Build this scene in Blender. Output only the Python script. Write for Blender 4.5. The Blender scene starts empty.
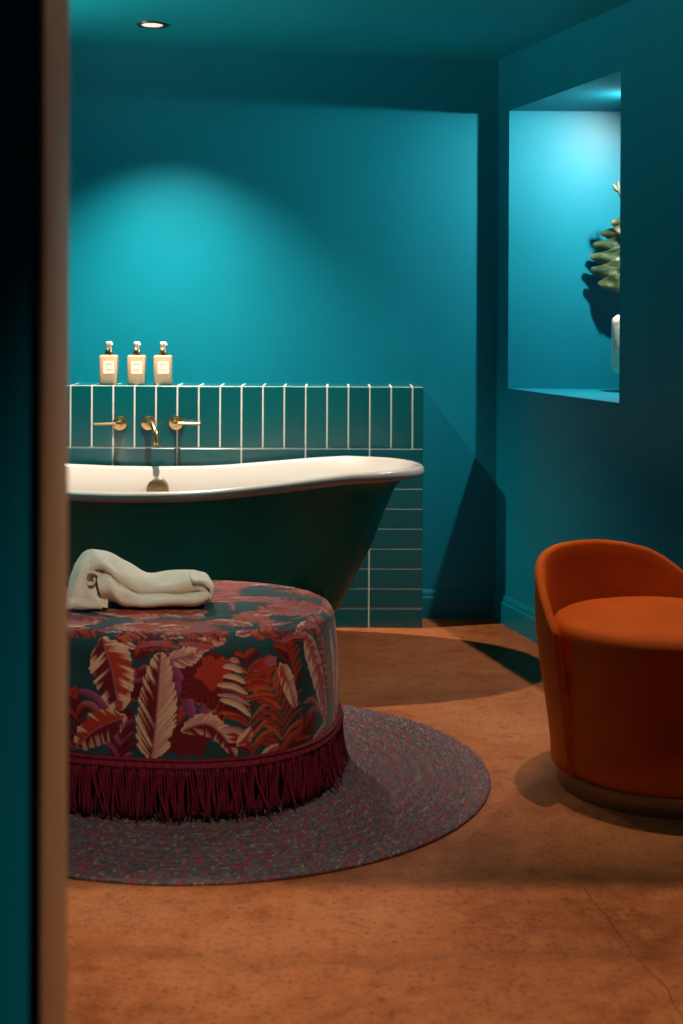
import bpy, bmesh, math, random
import numpy as np
from mathutils import Vector, Matrix

random.seed(7)
rng = np.random.default_rng(7)
sc = bpy.context.scene
COL = sc.collection
PI = math.pi

# ------------------------------------------------------------------ camera model (683 x 1024)
F = 1423.0
CX, CY = 341.5, 317.0
ROLL = 0.005
CAMH = 1.25


def unroll(px, py):
    dx, dy = px - CX, py - CY
    return dx + ROLL * dy, dy - ROLL * dx


def P(px, py, Y):
    """world point seen at pixel px,py at depth Y"""
    dx, dy = unroll(px, py)
    return Vector((dx / F * Y, Y, CAMH - dy / F * Y))


def Fl(px, py):
    """floor point seen at a pixel"""
    dx, dy = unroll(px, py)
    Y = F * CAMH / dy
    return Vector((dx / F * Y, Y, 0))


def proj(a):
    """project an (n,3) array to pixels"""
    dx = a[:, 0] / a[:, 1] * F
    dy = (CAMH - a[:, 2]) / a[:, 1] * F
    return CX + dx - ROLL * dy, CY + dy + ROLL * dx


cam = bpy.data.cameras.new('camera')
cam.sensor_fit = 'HORIZONTAL'
cam.sensor_width = 24.0
cam.lens = F / 683.0 * 24.0
cam.shift_y = -(512.0 - CY) / 683.0
cam.clip_start = 0.05
cam.dof.use_dof = True
cam.dof.focus_distance = 4.7
cam.dof.aperture_fstop = 5.0
co = bpy.data.objects.new('camera', cam)
COL.objects.link(co)
co.matrix_world = Matrix.Translation((0, 0, CAMH)) @ Matrix.Rotation(PI / 2, 4, 'X') @ Matrix.Rotation(ROLL, 4, 'Z')
sc.camera = co

sc.view_settings.view_transform = 'Standard'
sc.view_settings.look = 'None'
sc.view_settings.gamma = 1.0
sc.view_settings.use_curve_mapping = False
sc.view_settings.exposure = 0.14
try:
    sc.cycles.max_bounces = 10
    sc.cycles.diffuse_bounces = 6
    sc.cycles.sample_clamp_indirect = 6.0
    sc.cycles.caustics_reflective = False
    sc.cycles.use_denoising = True
except Exception:
    pass

world = bpy.data.worlds.new('world')
sc.world = world
world.use_nodes = True
world.node_tree.nodes['Background'].inputs[0].default_value = (0.55, 0.75, 1.0, 1)
world.node_tree.nodes['Background'].inputs[1].default_value = 0.012


# ------------------------------------------------------------------ helpers: objects
def link(name, me, mat=None, parent=None, smooth=True, angle=None):
    o = bpy.data.objects.new(name, me)
    COL.objects.link(o)
    if mat is not None:
        me.materials.append(mat)
    if smooth:
        me.polygons.foreach_set('use_smooth', [True] * len(me.polygons))
        if angle is not None:
            try:
                me.set_sharp_from_angle(angle=math.radians(angle))
            except Exception:
                pass
    if parent is not None:
        o.parent = parent
        o.matrix_parent_inverse = Matrix.Translation(-parent.location)
    return o


def mesh_from(name, verts, faces):
    me = bpy.data.meshes.new(name)
    me.from_pydata([tuple(v) for v in verts], [], [tuple(f) for f in faces])
    me.validate()
    bm = bmesh.new()
    bm.from_mesh(me)
    bmesh.ops.recalc_face_normals(bm, faces=bm.faces)
    bm.to_mesh(me)
    bm.free()
    me.update()
    return me


def thing(name, label, cat, loc=(0, 0, 0), group=None):
    o = bpy.data.objects.new(name, None)
    COL.objects.link(o)
    o.empty_display_size = 0.05
    o.location = loc
    tag(o, label, cat, group)
    return o


def tag(o, label=None, cat=None, group=None, kind=None):
    if label: o['label'] = label
    if cat: o['category'] = cat
    if group: o['group'] = group
    if kind: o['kind'] = kind
    return o


def copy_tree(root, loc):
    r = root.copy()
    COL.objects.link(r)
    r.location = loc
    for ch in list(root.children):
        c = ch.copy()
        COL.objects.link(c)
        c.parent = r
        for g in list(ch.children):
            d = g.copy()
            COL.objects.link(d)
            d.parent = c
    return r


class MB:
    def __init__(self):
        self.v, self.f = [], []

    def add(self, vs, fs):
        n = len(self.v)
        self.v += [Vector(v) for v in vs]
        self.f += [tuple(i + n for i in f) for f in fs]
        return self

    def box(self, x0, y0, z0, x1, y1, z1):
        vs = [(x0, y0, z0), (x1, y0, z0), (x1, y1, z0), (x0, y1, z0), (x0, y0, z1), (x1, y0, z1), (x1, y1, z1), (x0, y1, z1)]
        return self.add(vs, [(0, 3, 2, 1), (4, 5, 6, 7), (0, 1, 5, 4), (1, 2, 6, 5), (2, 3, 7, 6), (3, 0, 4, 7)])

    def rings(self, rings, close_u=True, cap0=True, cap1=True):
        n = len(rings[0])
        vs = [p for r in rings for p in r]
        fs = []
        for i in range(len(rings) - 1):
            for j in range(n if close_u else n - 1):
                k = (j + 1) % n
                fs.append((i * n + j, i * n + k, (i + 1) * n + k, (i + 1) * n + j))
        if cap0: fs.append(tuple(range(n)))
        if cap1: fs.append(tuple(range((len(rings) - 1) * n, len(rings) * n)))
        return self.add(vs, fs)

    def lathe(self, prof, c=(0, 0, 0), axis='Z', n=48, cap0=True, cap1=True):
        rr = []
        for r, h in prof:
            ring = []
            for k in range(n):
                a = 2 * PI * k / n
                x, y = r * math.cos(a), r * math.sin(a)
                if axis == 'Z': p = (c[0] + x, c[1] + y, c[2] + h)
                elif axis == 'Y': p = (c[0] + x, c[1] + h, c[2] + y)
                else: p = (c[0] + h, c[1] + x, c[2] + y)
                ring.append(p)
            rr.append(ring)
        return self.rings(rr, True, cap0, cap1)

    def tube(self, pts, rad, n=10, caps=True):
        pts = [Vector(p) for p in pts]
        rr = []
        up = Vector((0.123, 0.31, 0.94)).normalized()
        for i, p in enumerate(pts):
            t = (pts[min(i + 1, len(pts) - 1)] - pts[max(i - 1, 0)]).normalized()
            a = t.cross(up)
            if a.length < 1e-3: a = t.cross(Vector((1, 0, 0)))
            a.normalize()
            b = t.cross(a)
            r = rad[i] if isinstance(rad, (list, tuple)) else rad
            rr.append([p + a * (r * math.cos(2 * PI * k / n)) + b * (r * math.sin(2 * PI * k / n)) for k in range(n)])
        return self.rings(rr, True, caps, caps)

    def build(self, name, mat=None, parent=None, smooth=True, angle=35):
        return link(name, mesh_from(name, self.v, self.f), mat, parent, smooth, angle)


def bevel(o, w=0.004, seg=2):
    bm = bmesh.new()
    bm.from_mesh(o.data)
    es = [e for e in bm.edges if len(e.link_faces) == 2 and e.calc_face_angle(0) > 0.5]
    bmesh.ops.bevel(bm, geom=es, offset=w, segments=seg, affect='EDGES', profile=0.5)
    bm.to_mesh(o.data)
    bm.free()
    o.data.polygons.foreach_set('use_smooth', [True] * len(o.data.polygons))
    o.data.set_sharp_from_angle(angle=math.radians(40))
    return o


def catmull(pts, per=8):
    pts = [Vector(p) for p in pts]
    out = []
    for i in range(len(pts) - 1):
        p0, p1, p2, p3 = pts[max(i - 1, 0)], pts[i], pts[i + 1], pts[min(i + 2, len(pts) - 1)]
        for k in range(per):
            t = k / per
            out.append(0.5 * ((2 * p1) + (p2 - p0) * t + (2 * p0 - 5 * p1 + 4 * p2 - p3) * t * t + (3 * p1 - p0 - 3 * p2 + p3) * t ** 3))
    out.append(pts[-1])
    return out


def smooth(t):
    t = max(0.0, min(1.0, t))
    return t * t * (3 - 2 * t)


# ------------------------------------------------------------------ helpers: materials
class NT:
    def __init__(self, name):
        self.m = bpy.data.materials.new(name)
        self.m.use_nodes = True
        self.t = self.m.node_tree
        self.b = self.t.nodes['Principled BSDF']

    def n(self, typ, **kw):
        nd = self.t.nodes.new(typ)
        for k, v in kw.items():
            if k.startswith('i_'):
                nd.inputs[k[2:].replace('_', ' ')].default_value = v
            else:
                setattr(nd, k, v)
        return nd

    def l(self, a, b):
        self.t.links.new(a, b)

    def math(self, op, a, b=None, c=None):
        nd = self.t.nodes.new('ShaderNodeMath')
        nd.operation = op
        for i, x in enumerate((a, b, c)):
            if x is None: continue
            if isinstance(x, (int, float)): nd.inputs[i].default_value = x
            else: self.l(x, nd.inputs[i])
        return nd.outputs[0]

    def ramp(self, fac, stops, interp='LINEAR'):
        nd = self.t.nodes.new('ShaderNodeValToRGB')
        r = nd.color_ramp
        r.interpolation = interp
        while len(r.elements) < len(stops): r.elements.new(0.5)
        for e, (p, c) in zip(r.elements, stops):
            e.position = p
            e.color = (*c, 1) if len(c) == 3 else c
        self.l(fac, nd.inputs[0])
        return nd.outputs[0]

    def noise(self, scale, detail=3, rough=0.5, vec=None, dist=0.0):
        nd = self.n('ShaderNodeTexNoise')
        nd.inputs['Scale'].default_value = scale
        nd.inputs['Detail'].default_value = detail
        nd.inputs['Roughness'].default_value = rough
        nd.inputs['Distortion'].default_value = dist
        if vec is None: vec = self.coord()
        self.l(vec, nd.inputs['Vector'])
        return nd.outputs['Fac']

    def coord(self):
        if not hasattr(self, '_c'):
            self._c = self.n('ShaderNodeTexCoord').outputs['Object']
        return self._c

    def bump(self, h, strength=0.1, dist=0.01, normal=None):
        nd = self.n('ShaderNodeBump')
        nd.inputs['Strength'].default_value = strength
        nd.inputs['Distance'].default_value = dist
        self.l(h, nd.inputs['Height'])
        if normal is not None: self.l(normal, nd.inputs['Normal'])
        self.l(nd.outputs[0], self.b.inputs['Normal'])
        return nd.outputs[0]

    def mix(self, fac, a, b):
        nd = self.t.nodes.new('ShaderNodeMix')
        nd.data_type = 'RGBA'
        for i, x in ((0, fac), (6, a), (7, b)):
            if isinstance(x, (int, float)): nd.inputs[i].default_value = x
            elif isinstance(x, tuple): nd.inputs[i].default_value = (*x, 1)
            else: self.l(x, nd.inputs[i])
        return nd.outputs[2]

    def set(self, **kw):
        for k, v in kw.items():
            inp = self.b.inputs[k.replace('_', ' ')]
            if isinstance(v, tuple): inp.default_value = (*v, 1) if len(v) == 3 else v
            elif isinstance(v, (int, float)): inp.default_value = v
            else: self.l(v, inp)
        return self


def simple(name, col, rough=0.5, var=0.08, scale=20, metal=0.0, bump=0.0, bscale=200, **kw):
    m = NT(name)
    f = m.noise(scale, 4)
    lo = tuple(c * (1 - var) for c in col)
    hi = tuple(min(1, c * (1 + var)) for c in col)
    m.set(Base_Color=m.ramp(f, [(0.3, lo), (0.7, hi)]), Roughness=rough, Metallic=metal, **kw)
    if bump:
        m.bump(m.noise(bscale, 2), bump, 0.002)
    return m.m


def paint(name, col, rough):
    m = NT(name)
    f = m.noise(2.5, 3)
    m.set(Base_Color=m.ramp(f, [(0.3, tuple(c * 0.95 for c in col)), (0.7, tuple(c * 1.05 for c in col))]))
    r = m.noise(6, 3)
    m.set(Roughness=m.math('MULTIPLY_ADD', r, 0.10, rough - 0.05))
    m.set(Specular_IOR_Level=0.20)
    m.bump(m.noise(140, 3), 0.05, 0.002)
    return m.m


M = {}
TEAL = (0.0, 0.165, 0.240)
M['paint'] = paint('teal_wall_paint', TEAL, 0.46)
M['ceil'] = paint('teal_ceiling_paint', (0.0, 0.225, 0.290), 0.6)
M['skirt'] = paint('teal_gloss_paint', (0.0, 0.140, 0.195), 0.36)

# floor: stained polished concrete
m = NT('copper_stained_concrete')
c = m.coord()
n1 = m.noise(1.3, 6, 0.6)
n2 = m.noise(17, 7, 0.7)
n3 = m.noise(75, 4, 0.75)
base = m.ramp(n1, [(0.36, (0.175, 0.046, 0.014)), (0.50, (0.265, 0.080, 0.026)), (0.66, (0.325, 0.118, 0.046))])
base = m.mix(m.math('MULTIPLY', m.ramp(n2, [(0.48, (0, 0, 0)), (0.70, (1, 1, 1))]), 0.5), base, (0.36, 0.135, 0.05))
base = m.mix(m.math('MULTIPLY', m.ramp(n2, [(0.30, (1, 1, 1)), (0.46, (0, 0, 0))]), 0.55), base, (0.080, 0.020, 0.006))
base = m.mix(m.math('MULTIPLY', m.ramp(n3, [(0.30, (1, 1, 1)), (0.46, (0, 0, 0))]), 0.9), base, (0.065, 0.022, 0.010))
base = m.mix(m.math('MULTIPLY', m.ramp(n3, [(0.58, (0, 0, 0)), (0.72, (1, 1, 1))]), 0.45), base, (0.34, 0.16, 0.085))
# wandering crack and a broad darker streak
sep = m.n('ShaderNodeSeparateXYZ')
m.l(c, sep.inputs[0])
wob = m.math('MULTIPLY_ADD', m.noise(4, 4), 0.07, -0.035)
p1, p2 = Fl(584, 888), Fl(683, 1012)
dirv = (p2 - p1).normalized()
nx, ny = -dirv.y, dirv.x
dist = m.math('ADD', m.math('ADD', m.math('MULTIPLY', sep.outputs[0], nx), m.math('MULTIPLY', sep.outputs[1], ny)), -(nx * p1.x + ny * p1.y))
along = m.math('ADD', m.math('ADD', m.math('MULTIPLY', sep.outputs[0], dirv.x), m.math('MULTIPLY', sep.outputs[1], dirv.y)), -(dirv.x * p1.x + dirv.y * p1.y))
dist = m.math('ABSOLUTE', m.math('ADD', dist, wob))
crack = m.math('MULTIPLY', m.math('LESS_THAN', dist, 0.0016), m.math('GREATER_THAN', along, 0.0))
base = m.mix(m.math('MULTIPLY', crack, 0.6), base, (0.045, 0.02, 0.012))
sy = m.math('ADD', sep.outputs[1], m.math('MULTIPLY', m.noise(1.7, 3), 0.25))
streak = m.ramp(m.math('ABSOLUTE', m.math('ADD', sy, -(Fl(341, 957).y + 0.125))), [(0.0, (1, 1, 1)), (0.05, (0, 0, 0))])
base = m.mix(m.math('MULTIPLY', streak, 0.3), base, (0.12, 0.042, 0.018))
m.set(Base_Color=base, Roughness=m.math('MULTIPLY_ADD', n2, 0.22, 0.33))
m.set(Specular_IOR_Level=0.09)
m.bump(m.math('ADD', n3, m.math('MULTIPLY', n2, 0.6)), 0.12, 0.004)
M['floor'] = m.m

# glazed tile
m = NT('glazed_teal_tile')
rnd = m.n('ShaderNodeNewGeometry').outputs['Random Per Island']
f = m.math('ADD', m.math('MULTIPLY', rnd, 0.7), m.math('MULTIPLY', m.noise(14, 3), 0.3))
m.set(Base_Color=m.ramp(f, [(0.1, (0.0, 0.084, 0.102)), (0.9, (0.0, 0.112, 0.132))]), Roughness=0.24, Specular_IOR_Level=0.60)
m.bump(m.noise(16, 2), 0.10, 0.004)
M['tile'] = m.m
M['grout'] = simple('pale_grout', (0.74, 0.75, 0.69), 0.85, 0.06, 60, bump=0.2)

M['enamel'] = simple('white_enamel', (0.44, 0.405, 0.375), 0.13, 0.01, 4, Coat_Weight=0.4, Coat_Roughness=0.04)
M['bath'] = simple('dark_green_gloss_paint', (0.004, 0.200, 0.178), 0.32, 0.12, 5, Specular_IOR_Level=0.22)
M['iron'] = simple('dark_cast_iron', (0.006, 0.024, 0.026), 0.4, 0.2, 30)
M['brass'] = simple('aged_brass', (0.76, 0.50, 0.24), 0.26, 0.06, 50, metal=1.0)
M['dbrass'] = simple('dark_brass', (0.26, 0.19, 0.09), 0.35, 0.08, 50, metal=0.9)
M['bronze'] = simple('brushed_bronze', (0.30, 0.155, 0.065), 0.38, 0.08, 40, metal=0.85)
M['black'] = simple('black_metal', (0.012, 0.012, 0.012), 0.45, 0.1, 30)
M['wood'] = None

m = NT('stained_timber')
mp = m.n('ShaderNodeMapping')
mp.inputs['Scale'].default_value = (30, 30, 1.5)
m.l(m.coord(), mp.inputs['Vector'])
f = m.noise(2.0, 5, 0.6, mp.outputs[0])
m.set(Base_Color=m.ramp(f, [(0.25, (0.098, 0.046, 0.020)), (0.75, (0.158, 0.080, 0.038))]), Roughness=0.45)
m.bump(f, 0.08, 0.002)
M['wood'] = m.m

# velvets
def velvet(name, col, var=0.12):
    m = NT(name)
    f = m.noise(7, 4)
    g = m.noise(400, 2)
    cc = m.ramp(f, [(0.3, tuple(c * (1 - var) for c in col)), (0.7, tuple(c * (1 + var) for c in col))])
    m.set(Base_Color=cc, Roughness=0.85, Sheen_Weight=0.25, Sheen_Roughness=0.4, Specular_IOR_Level=0.15)
    m.b.inputs['Sheen Tint'].default_value = (min(1, col[0] * 2.2), min(1, col[1] * 2.6), min(1, col[2] * 2.2), 1)
    m.bump(m.math('ADD', f, m.math('MULTIPLY', g, 0.25)), 0.18, 0.006)
    return m.m


M['rust'] = velvet('rust_velvet', (0.46, 0.070, 0.004))

m = NT('printed_velvet')
att = m.n('ShaderNodeVertexColor')
att.layer_name = 'print'
m.set(Base_Color=att.outputs['Color'], Roughness=0.62, Sheen_Weight=0.22, Sheen_Roughness=0.35, Specular_IOR_Level=0.15)
m.b.inputs['Sheen Tint'].default_value = (0.9, 0.7, 0.62, 1)
m.bump(m.math('ADD', m.noise(14, 3), m.math('MULTIPLY', m.noise(300, 2), 0.2)), 0.16, 0.006)
M['print'] = m.m
M['fringe'] = simple('burgundy_cord', (0.125, 0.005, 0.017), 0.75, 0.3, 60, Specular_IOR_Level=0.2)
M['fringe_shade'] = simple('fringe_shade_black', (0.012, 0.006, 0.007), 0.95)  # colour stands for the darkness behind the fringe

m = NT('cream_towelling')
f = m.noise(22, 4)
g = m.noise(420, 2)
m.set(Base_Color=m.ramp(f, [(0.3, (0.82, 0.71, 0.57)), (0.7, (0.88, 0.79, 0.66))]), Roughness=0.95, Sheen_Weight=0.25, Specular_IOR_Level=0.1)
m.bump(m.math('ADD', g, m.math('MULTIPLY', m.noise(38, 5, 0.6, None, 0.6), 2.0)), 0.45, 0.005)
M['towel'] = m.m

# braided rug
m = NT('braided_rug')
sep = m.n('ShaderNodeSeparateXYZ')
m.l(m.coord(), sep.inputs[0])
r = m.math('SQRT', m.math('ADD', m.math('POWER', sep.outputs[0], 2.0), m.math('POWER', sep.outputs[1], 2.0)))
th = m.math('ADD', m.math('ARCTAN2', sep.outputs[1], sep.outputs[0]), 4.0)
PITCH = 0.0098
rr = m.math('DIVIDE', r, PITCH)
ring = m.math('FLOOR', rr)
fr = m.math('FRACT', rr)
half = m.math('GREATER_THAN', fr, 0.5)
sl = m.math('ABSOLUTE', m.math('SUBTRACT', fr, 0.5))
al = m.math('ADD', m.math('MULTIPLY', m.math('MULTIPLY', th, m.math('ADD', ring, 0.5)), PITCH / 0.0082), m.math('MULTIPLY', sl, 1.3))
al = m.math('ADD', al, m.math('MULTIPLY', half, 0.5))
cell = m.math('FLOOR', al)
cmb = m.n('ShaderNodeCombineXYZ')
m.l(ring, cmb.inputs[0]); m.l(cell, cmb.inputs[1]); m.l(half, cmb.inputs[2])
wn = m.n('ShaderNodeTexWhiteNoise')
wn.noise_dimensions = '3D'
m.l(cmb.outputs[0], wn.inputs['Vector'])
colr = m.ramp(wn.outputs['Value'], [(0.0, (0.072, 0.042, 0.048)), (0.30, (0.098, 0.058, 0.064)), (0.52, (0.046, 0.038, 0.056)),
                                    (0.68, (0.185, 0.020, 0.032)), (0.81, (0.066, 0.078, 0.066)), (0.94, (0.140, 0.108, 0.088))], 'CONSTANT')
gap = m.ramp(m.math('ABSOLUTE', m.math('SUBTRACT', m.math('FRACT', al), 0.5)), [(0.36, (1, 1, 1)), (0.5, (0.45, 0.45, 0.45))])
mul = m.n('ShaderNodeMix'); mul.data_type = 'RGBA'; mul.blend_type = 'MULTIPLY'
mul.inputs[0].default_value = 1.0
wr = m.n('ShaderNodeTexWhiteNoise'); wr.noise_dimensions = '1D'
m.l(ring, wr.inputs['W'])
hs = m.n('ShaderNodeHueSaturation')
m.l(m.math('MULTIPLY_ADD', wr.outputs['Value'], 0.32, 0.98), hs.inputs['Value']); m.l(colr, hs.inputs['Color'])
m.l(hs.outputs[0], mul.inputs[6]); m.l(gap, mul.inputs[7])
m.set(Base_Color=mul.outputs[2], Roughness=0.9, Specular_IOR_Level=0.15)
hgt = m.math('SUBTRACT', 0.5, m.math('POWER', m.math('ABSOLUTE', m.math('SUBTRACT', m.math('FRACT', al), 0.5)), 2.0))
m.bump(hgt, 0.7, 0.003)
M['rug'] = m.m

# bottles
M['bottle'] = simple('cream_bottle_plastic', (0.55, 0.365, 0.24), 0.3, 0.05, 25, Subsurface_Weight=0.15, Coat_Weight=0.3)
M['label'] = simple('white_paper_label', (0.80, 0.70, 0.62), 0.6, 0.02, 40)
M['ink'] = simple('grey_ink', (0.36, 0.26, 0.21), 0.7)
M['pump'] = simple('ivory_pump_plastic', (0.80, 0.70, 0.60), 0.35, 0.03, 30)
M['gold'] = simple('gold_collar', (0.66, 0.40, 0.15), 0.25, 0.05, 50, metal=1.0)

m = NT('speckled_plaster')
f = m.noise(95, 2, 0.5)
m.set(Base_Color=m.ramp(f, [(0.30, (0.16, 0.075, 0.05)), (0.36, (0.66, 0.60, 0.50)), (0.8, (0.74, 0.68, 0.58))]), Roughness=0.8)
m.bump(m.noise(60, 3), 0.3, 0.004)
M['vase'] = m.m
m = NT('variegated_leaf')
mp = m.n('ShaderNodeMapping'); mp.inputs['Scale'].default_value = (9, 9, 34); mp.inputs['Rotation'].default_value = (0, .55, 0)
m.l(m.coord(), mp.inputs['Vector'])
f = m.noise(1.0, 4, 0.6, mp.outputs[0], 0.6)
m.set(Base_Color=m.ramp(f, [(0.34, (0.008, 0.030, 0.026)), (0.50, (0.022, 0.062, 0.026)), (0.60, (0.085, 0.115, 0.045)), (0.70, (0.22, 0.22, 0.14))]), Roughness=0.4)
M['leaf'] = m.m
M['stem'] = simple('green_stem', (0.05, 0.13, 0.05), 0.5, 0.2, 40)
M['drytip'] = simple('dry_leaf_tip', (0.06, 0.08, 0.05), 0.6, 0.2, 40)


def emis(name, col, s):
    m = NT(name)
    m.set(Base_Color=(0.8, 0.7, 0.6), Emission_Color=col, Emission_Strength=s, Roughness=0.5)
    return m.m


M['lampface'] = emis('lit_lamp_face', (1.0, 0.72, 0.62), 0.72)

# ------------------------------------------------------------------ room shell
YB = 5.93            # back wall
XC = 0.648           # back-right corner
SL = 0.2776          # right wall splay
def xr(Y): return XC + SL * (YB - Y)
XL = -2.35           # left wall
YF0, YF1 = 1.165, 1.26  # doorway wall faces
ZC = 2.325
CSL = -0.025
def zc(X): return ZC + CSL * (X - XC)
XE = 2.1


def struct(o):
    o['kind'] = 'structure'
    return o


mb = MB(); mb.box(XL - .12, -0.9, -0.1, XE, YB + .12, 0.0)
struct(mb.build('floor', M['floor'], smooth=False))
mb = MB(); mb.box(XL - .12, YB, 0, XC + .02, YB + .12, 2.6)
struct(mb.build('wall_back', M['paint'], smooth=False))
mb = MB(); mb.box(XL - .12, YF0, 0, XL, YB, 2.6)
struct(mb.build('wall_left', M['paint'], smooth=False))
# ceiling (slightly out of level, as in the photo)
mb = MB()
x0, x1 = XL - .12, XE
mb.add([(x0, YF0, zc(x0)), (x1, YF0, zc(x1)), (x1, YB + .1, zc(x1)), (x0, YB + .1, zc(x0)),
        (x0, YF0, 2.7), (x1, YF0, 2.7), (x1, YB + .1, 2.7), (x0, YB + .1, 2.7)],
       [(0, 1, 2, 3), (7, 6, 5, 4), (0, 4, 5, 1), (1, 5, 6, 2), (2, 6, 7, 3), (3, 7, 4, 0)])
struct(mb.build('ceiling', M['ceil'], smooth=False))

# right wall with the alcove opening
OY0, OY1, OZ0, OZ1 = 4.85, 5.81, 0.962, 2.095
T = 0.10
nrm = Vector((0.9636, 0.2675, 0)) * T
def wpt(Y, z, k): 
    p = Vector((xr(Y), Y, z)); return p + nrm * k
mb = MB()
ys = [YF1, OY0, OY1, YB]
zs = [0, OZ0, OZ1, 2.6]
idx = {}
for k in (0, 1):
    for i, y in enumerate(ys):
        for j, z in enumerate(zs):
            # reveals run square to the back wall at the far jamb
            p = Vector((xr(y), y, z))
            if k: p = p + Vector((T, 0, 0))
            idx[(k, i, j)] = len(mb.v); mb.v.append(p)
for i in range(3):
    for j in range(3):
        if i == 1 and j == 1: continue
        for k in (0, 1):
            q = (idx[(k, i, j)], idx[(k, i + 1, j)], idx[(k, i + 1, j + 1)], idx[(k, i, j + 1)])
            mb.f.append(q if k else q[::-1])
for a, b in (((1, 1), (2, 1)), ((2, 1), (2, 2)), ((2, 2), (1, 2)), ((1, 2), (1, 1))):
    mb.f.append((idx[(0, *a)], idx[(0, *b)], idx[(1, *b)], idx[(1, *a)]))
wr = struct(mb.build('wall_right', M['paint'], smooth=False))

# alcove beyond the opening: one shell of thick slabs
AX1 = 1.75
AY0 = 4.62
def slab(name, *bx):
    mb = MB(); mb.box(*bx); return struct(mb.build(name, M['paint'], smooth=False))
slab('wall_alcove_far', xr(OY1) + T, OY1, 0.7, AX1 + .1, OY1 + .1, 2.4)
slab('wall_alcove_back', AX1, AY0, 0.7, AX1 + .1, OY1, 2.4)
slab('wall_alcove_near', xr(AY0) + T + .01, AY0 - .1, 0.7, AX1 + .1, AY0, 2.4)
def wedge(name, z0, z1, top):
    mb = MB()
    c4 = [(xr(AY0) + T, AY0), (AX1, AY0), (AX1, OY1), (xr(OY1) + T, OY1)]
    mb.add([(x, y, z0) for x, y in c4] + [(x, y, z1) for x, y in c4],
           [(3, 2, 1, 0), (4, 5, 6, 7), (0, 1, 5, 4), (1, 2, 6, 5), (2, 3, 7, 6), (3, 0, 4, 7)])
    return struct(mb.build(name, M['paint'], smooth=False))
wedge('floor_alcove', .7, OZ0, True)
wedge('ceiling_alcove', OZ1, 2.4, False)

# doorway wall in the foreground, timber lining
DX0, DX1, DZ = -0.2435, 1.25, 2.0
mb = MB()
mb.box(XL - .12, YF0, 0, DX0 - .0025, YF1, 2.6)
mb.box(DX1 + .028, YF0, 0, XE, YF1, 2.6)
mb.box(DX0 - .0085, YF0, DZ + .028, DX1 + .028, YF1, 2.6)
struct(mb.build('wall_front', M['paint'], smooth=False))
mb = MB()
mb.rings([[Vector((DX0 + dx_ + a_, y_, z_)) for a_, y_ in ((-.0040 - tp_, YF0 - .004), (0, YF0 - .004), (0, YF1 + .004), (-.0040 - tp_, YF1 + .004))] for z_, dx_, tp_ in ((0, .0045, 0), (DZ, 0, .003))])
mb.box(DX1, YF0 - .008, 0, DX1 + .027, YF1 + .006, DZ)
mb.box(DX0 - .0125, YF0 - .004, DZ, DX1 + .027, YF1 + .006, DZ + .027)
struct(bevel(mb.build('door_1', M['wood'], smooth=False), 0.003, 2))
# corridor on the camera side
mb = MB()
mb.box(XL - .12, -0.9, 2.42, XE, YF0, 2.52)
struct(mb.build('ceiling_corridor', M['ceil'], smooth=False))
mb = MB()
mb.box(XL - .12, -1.0, 0, XE, -0.9, 2.52)
struct(mb.build('wall_corridor', M['paint'], smooth=False))

# baseboards: moulded profile (depth from wall, height)
prof = [(0, 0), (.020, 0), (.020, .082), (.017, .088), (.0125, .092), (.0125, .100), (.010, .106), (.006, .112), (0, .117)]
def skirting(name, a, b, inward):
    a, b, n_ = Vector(a), Vector(b), Vector(inward).normalized()
    mb = MB()
    mb.rings([[p + n_ * d + Vector((0, 0, h)) for d, h in prof] for p in (a, b)])
    return struct(mb.build(name, M['skirt'], smooth=False))
LX1 = P(423.3, 560, 5.72).x      # right end of tiled wall
skirting('baseboard_back', (LX1 + .001, YB, 0), (XC, YB, 0), (0, -1, 0))
skirting('baseboard_right', (XC, YB, 0), (xr(YF1), YF1, 0), (-.9636, -.2675, 0))

# ------------------------------------------------------------------ tiled half-height splashback
YT = 5.72
ZT = P(300, 386.2, YT).z
core = MB(); core.box(XL, YT + .0014, 0, LX1 - .005, YB, ZT - .0012)
wsp = struct(core.build('wall_splashback', M['grout'], smooth=False))
tl = MB()
G = 0.0042
def tilebox(x0, z0, x1, z1):
    g, b = G / 2, .0025
    x0 += g; x1 -= g; z0 += g; z1 -= g
    if x1 - x0 < .006: return
    tl.add([(x0, YT + .006, z0), (x1, YT + .006, z0), (x1, YT + .006, z1), (x0, YT + .006, z1),
            (x0, YT + b, z0), (x1, YT + b, z0), (x1, YT + b, z1), (x0, YT + b, z1),
            (x0 + b, YT, z0 + b), (x1 - b, YT, z0 + b), (x1 - b, YT, z1 - b), (x0 + b, YT, z1 - b)],
           [(0, 1, 5, 4), (1, 2, 6, 5), (2, 3, 7, 6), (3, 0, 4, 7), (4, 5, 9, 8), (5, 6, 10, 9), (6, 7, 11, 10), (7, 4, 8, 11), (8, 9, 10, 11)])
xg = P(369.3, 500, YT).x
pv = 21.38 / F * YT
z_split = P(300, 448.3, YT).z
row = z_split / 9.0
edges = [LX1]
k = math.floor((LX1 - xg) / pv)
x = xg + pv * k
while x > XL:
    edges.append(x); x -= pv
for a, b in zip(edges[1:], edges[:-1]): tilebox(a, z_split, b, ZT)
edges = [LX1]; x = xg
while x > XL:
    edges.append(x); x -= pv * 3
for i in range(9):
    for a, b in zip(edges[1:], edges[:-1]): tilebox(a, row * i, b, row * (i + 1))
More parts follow.
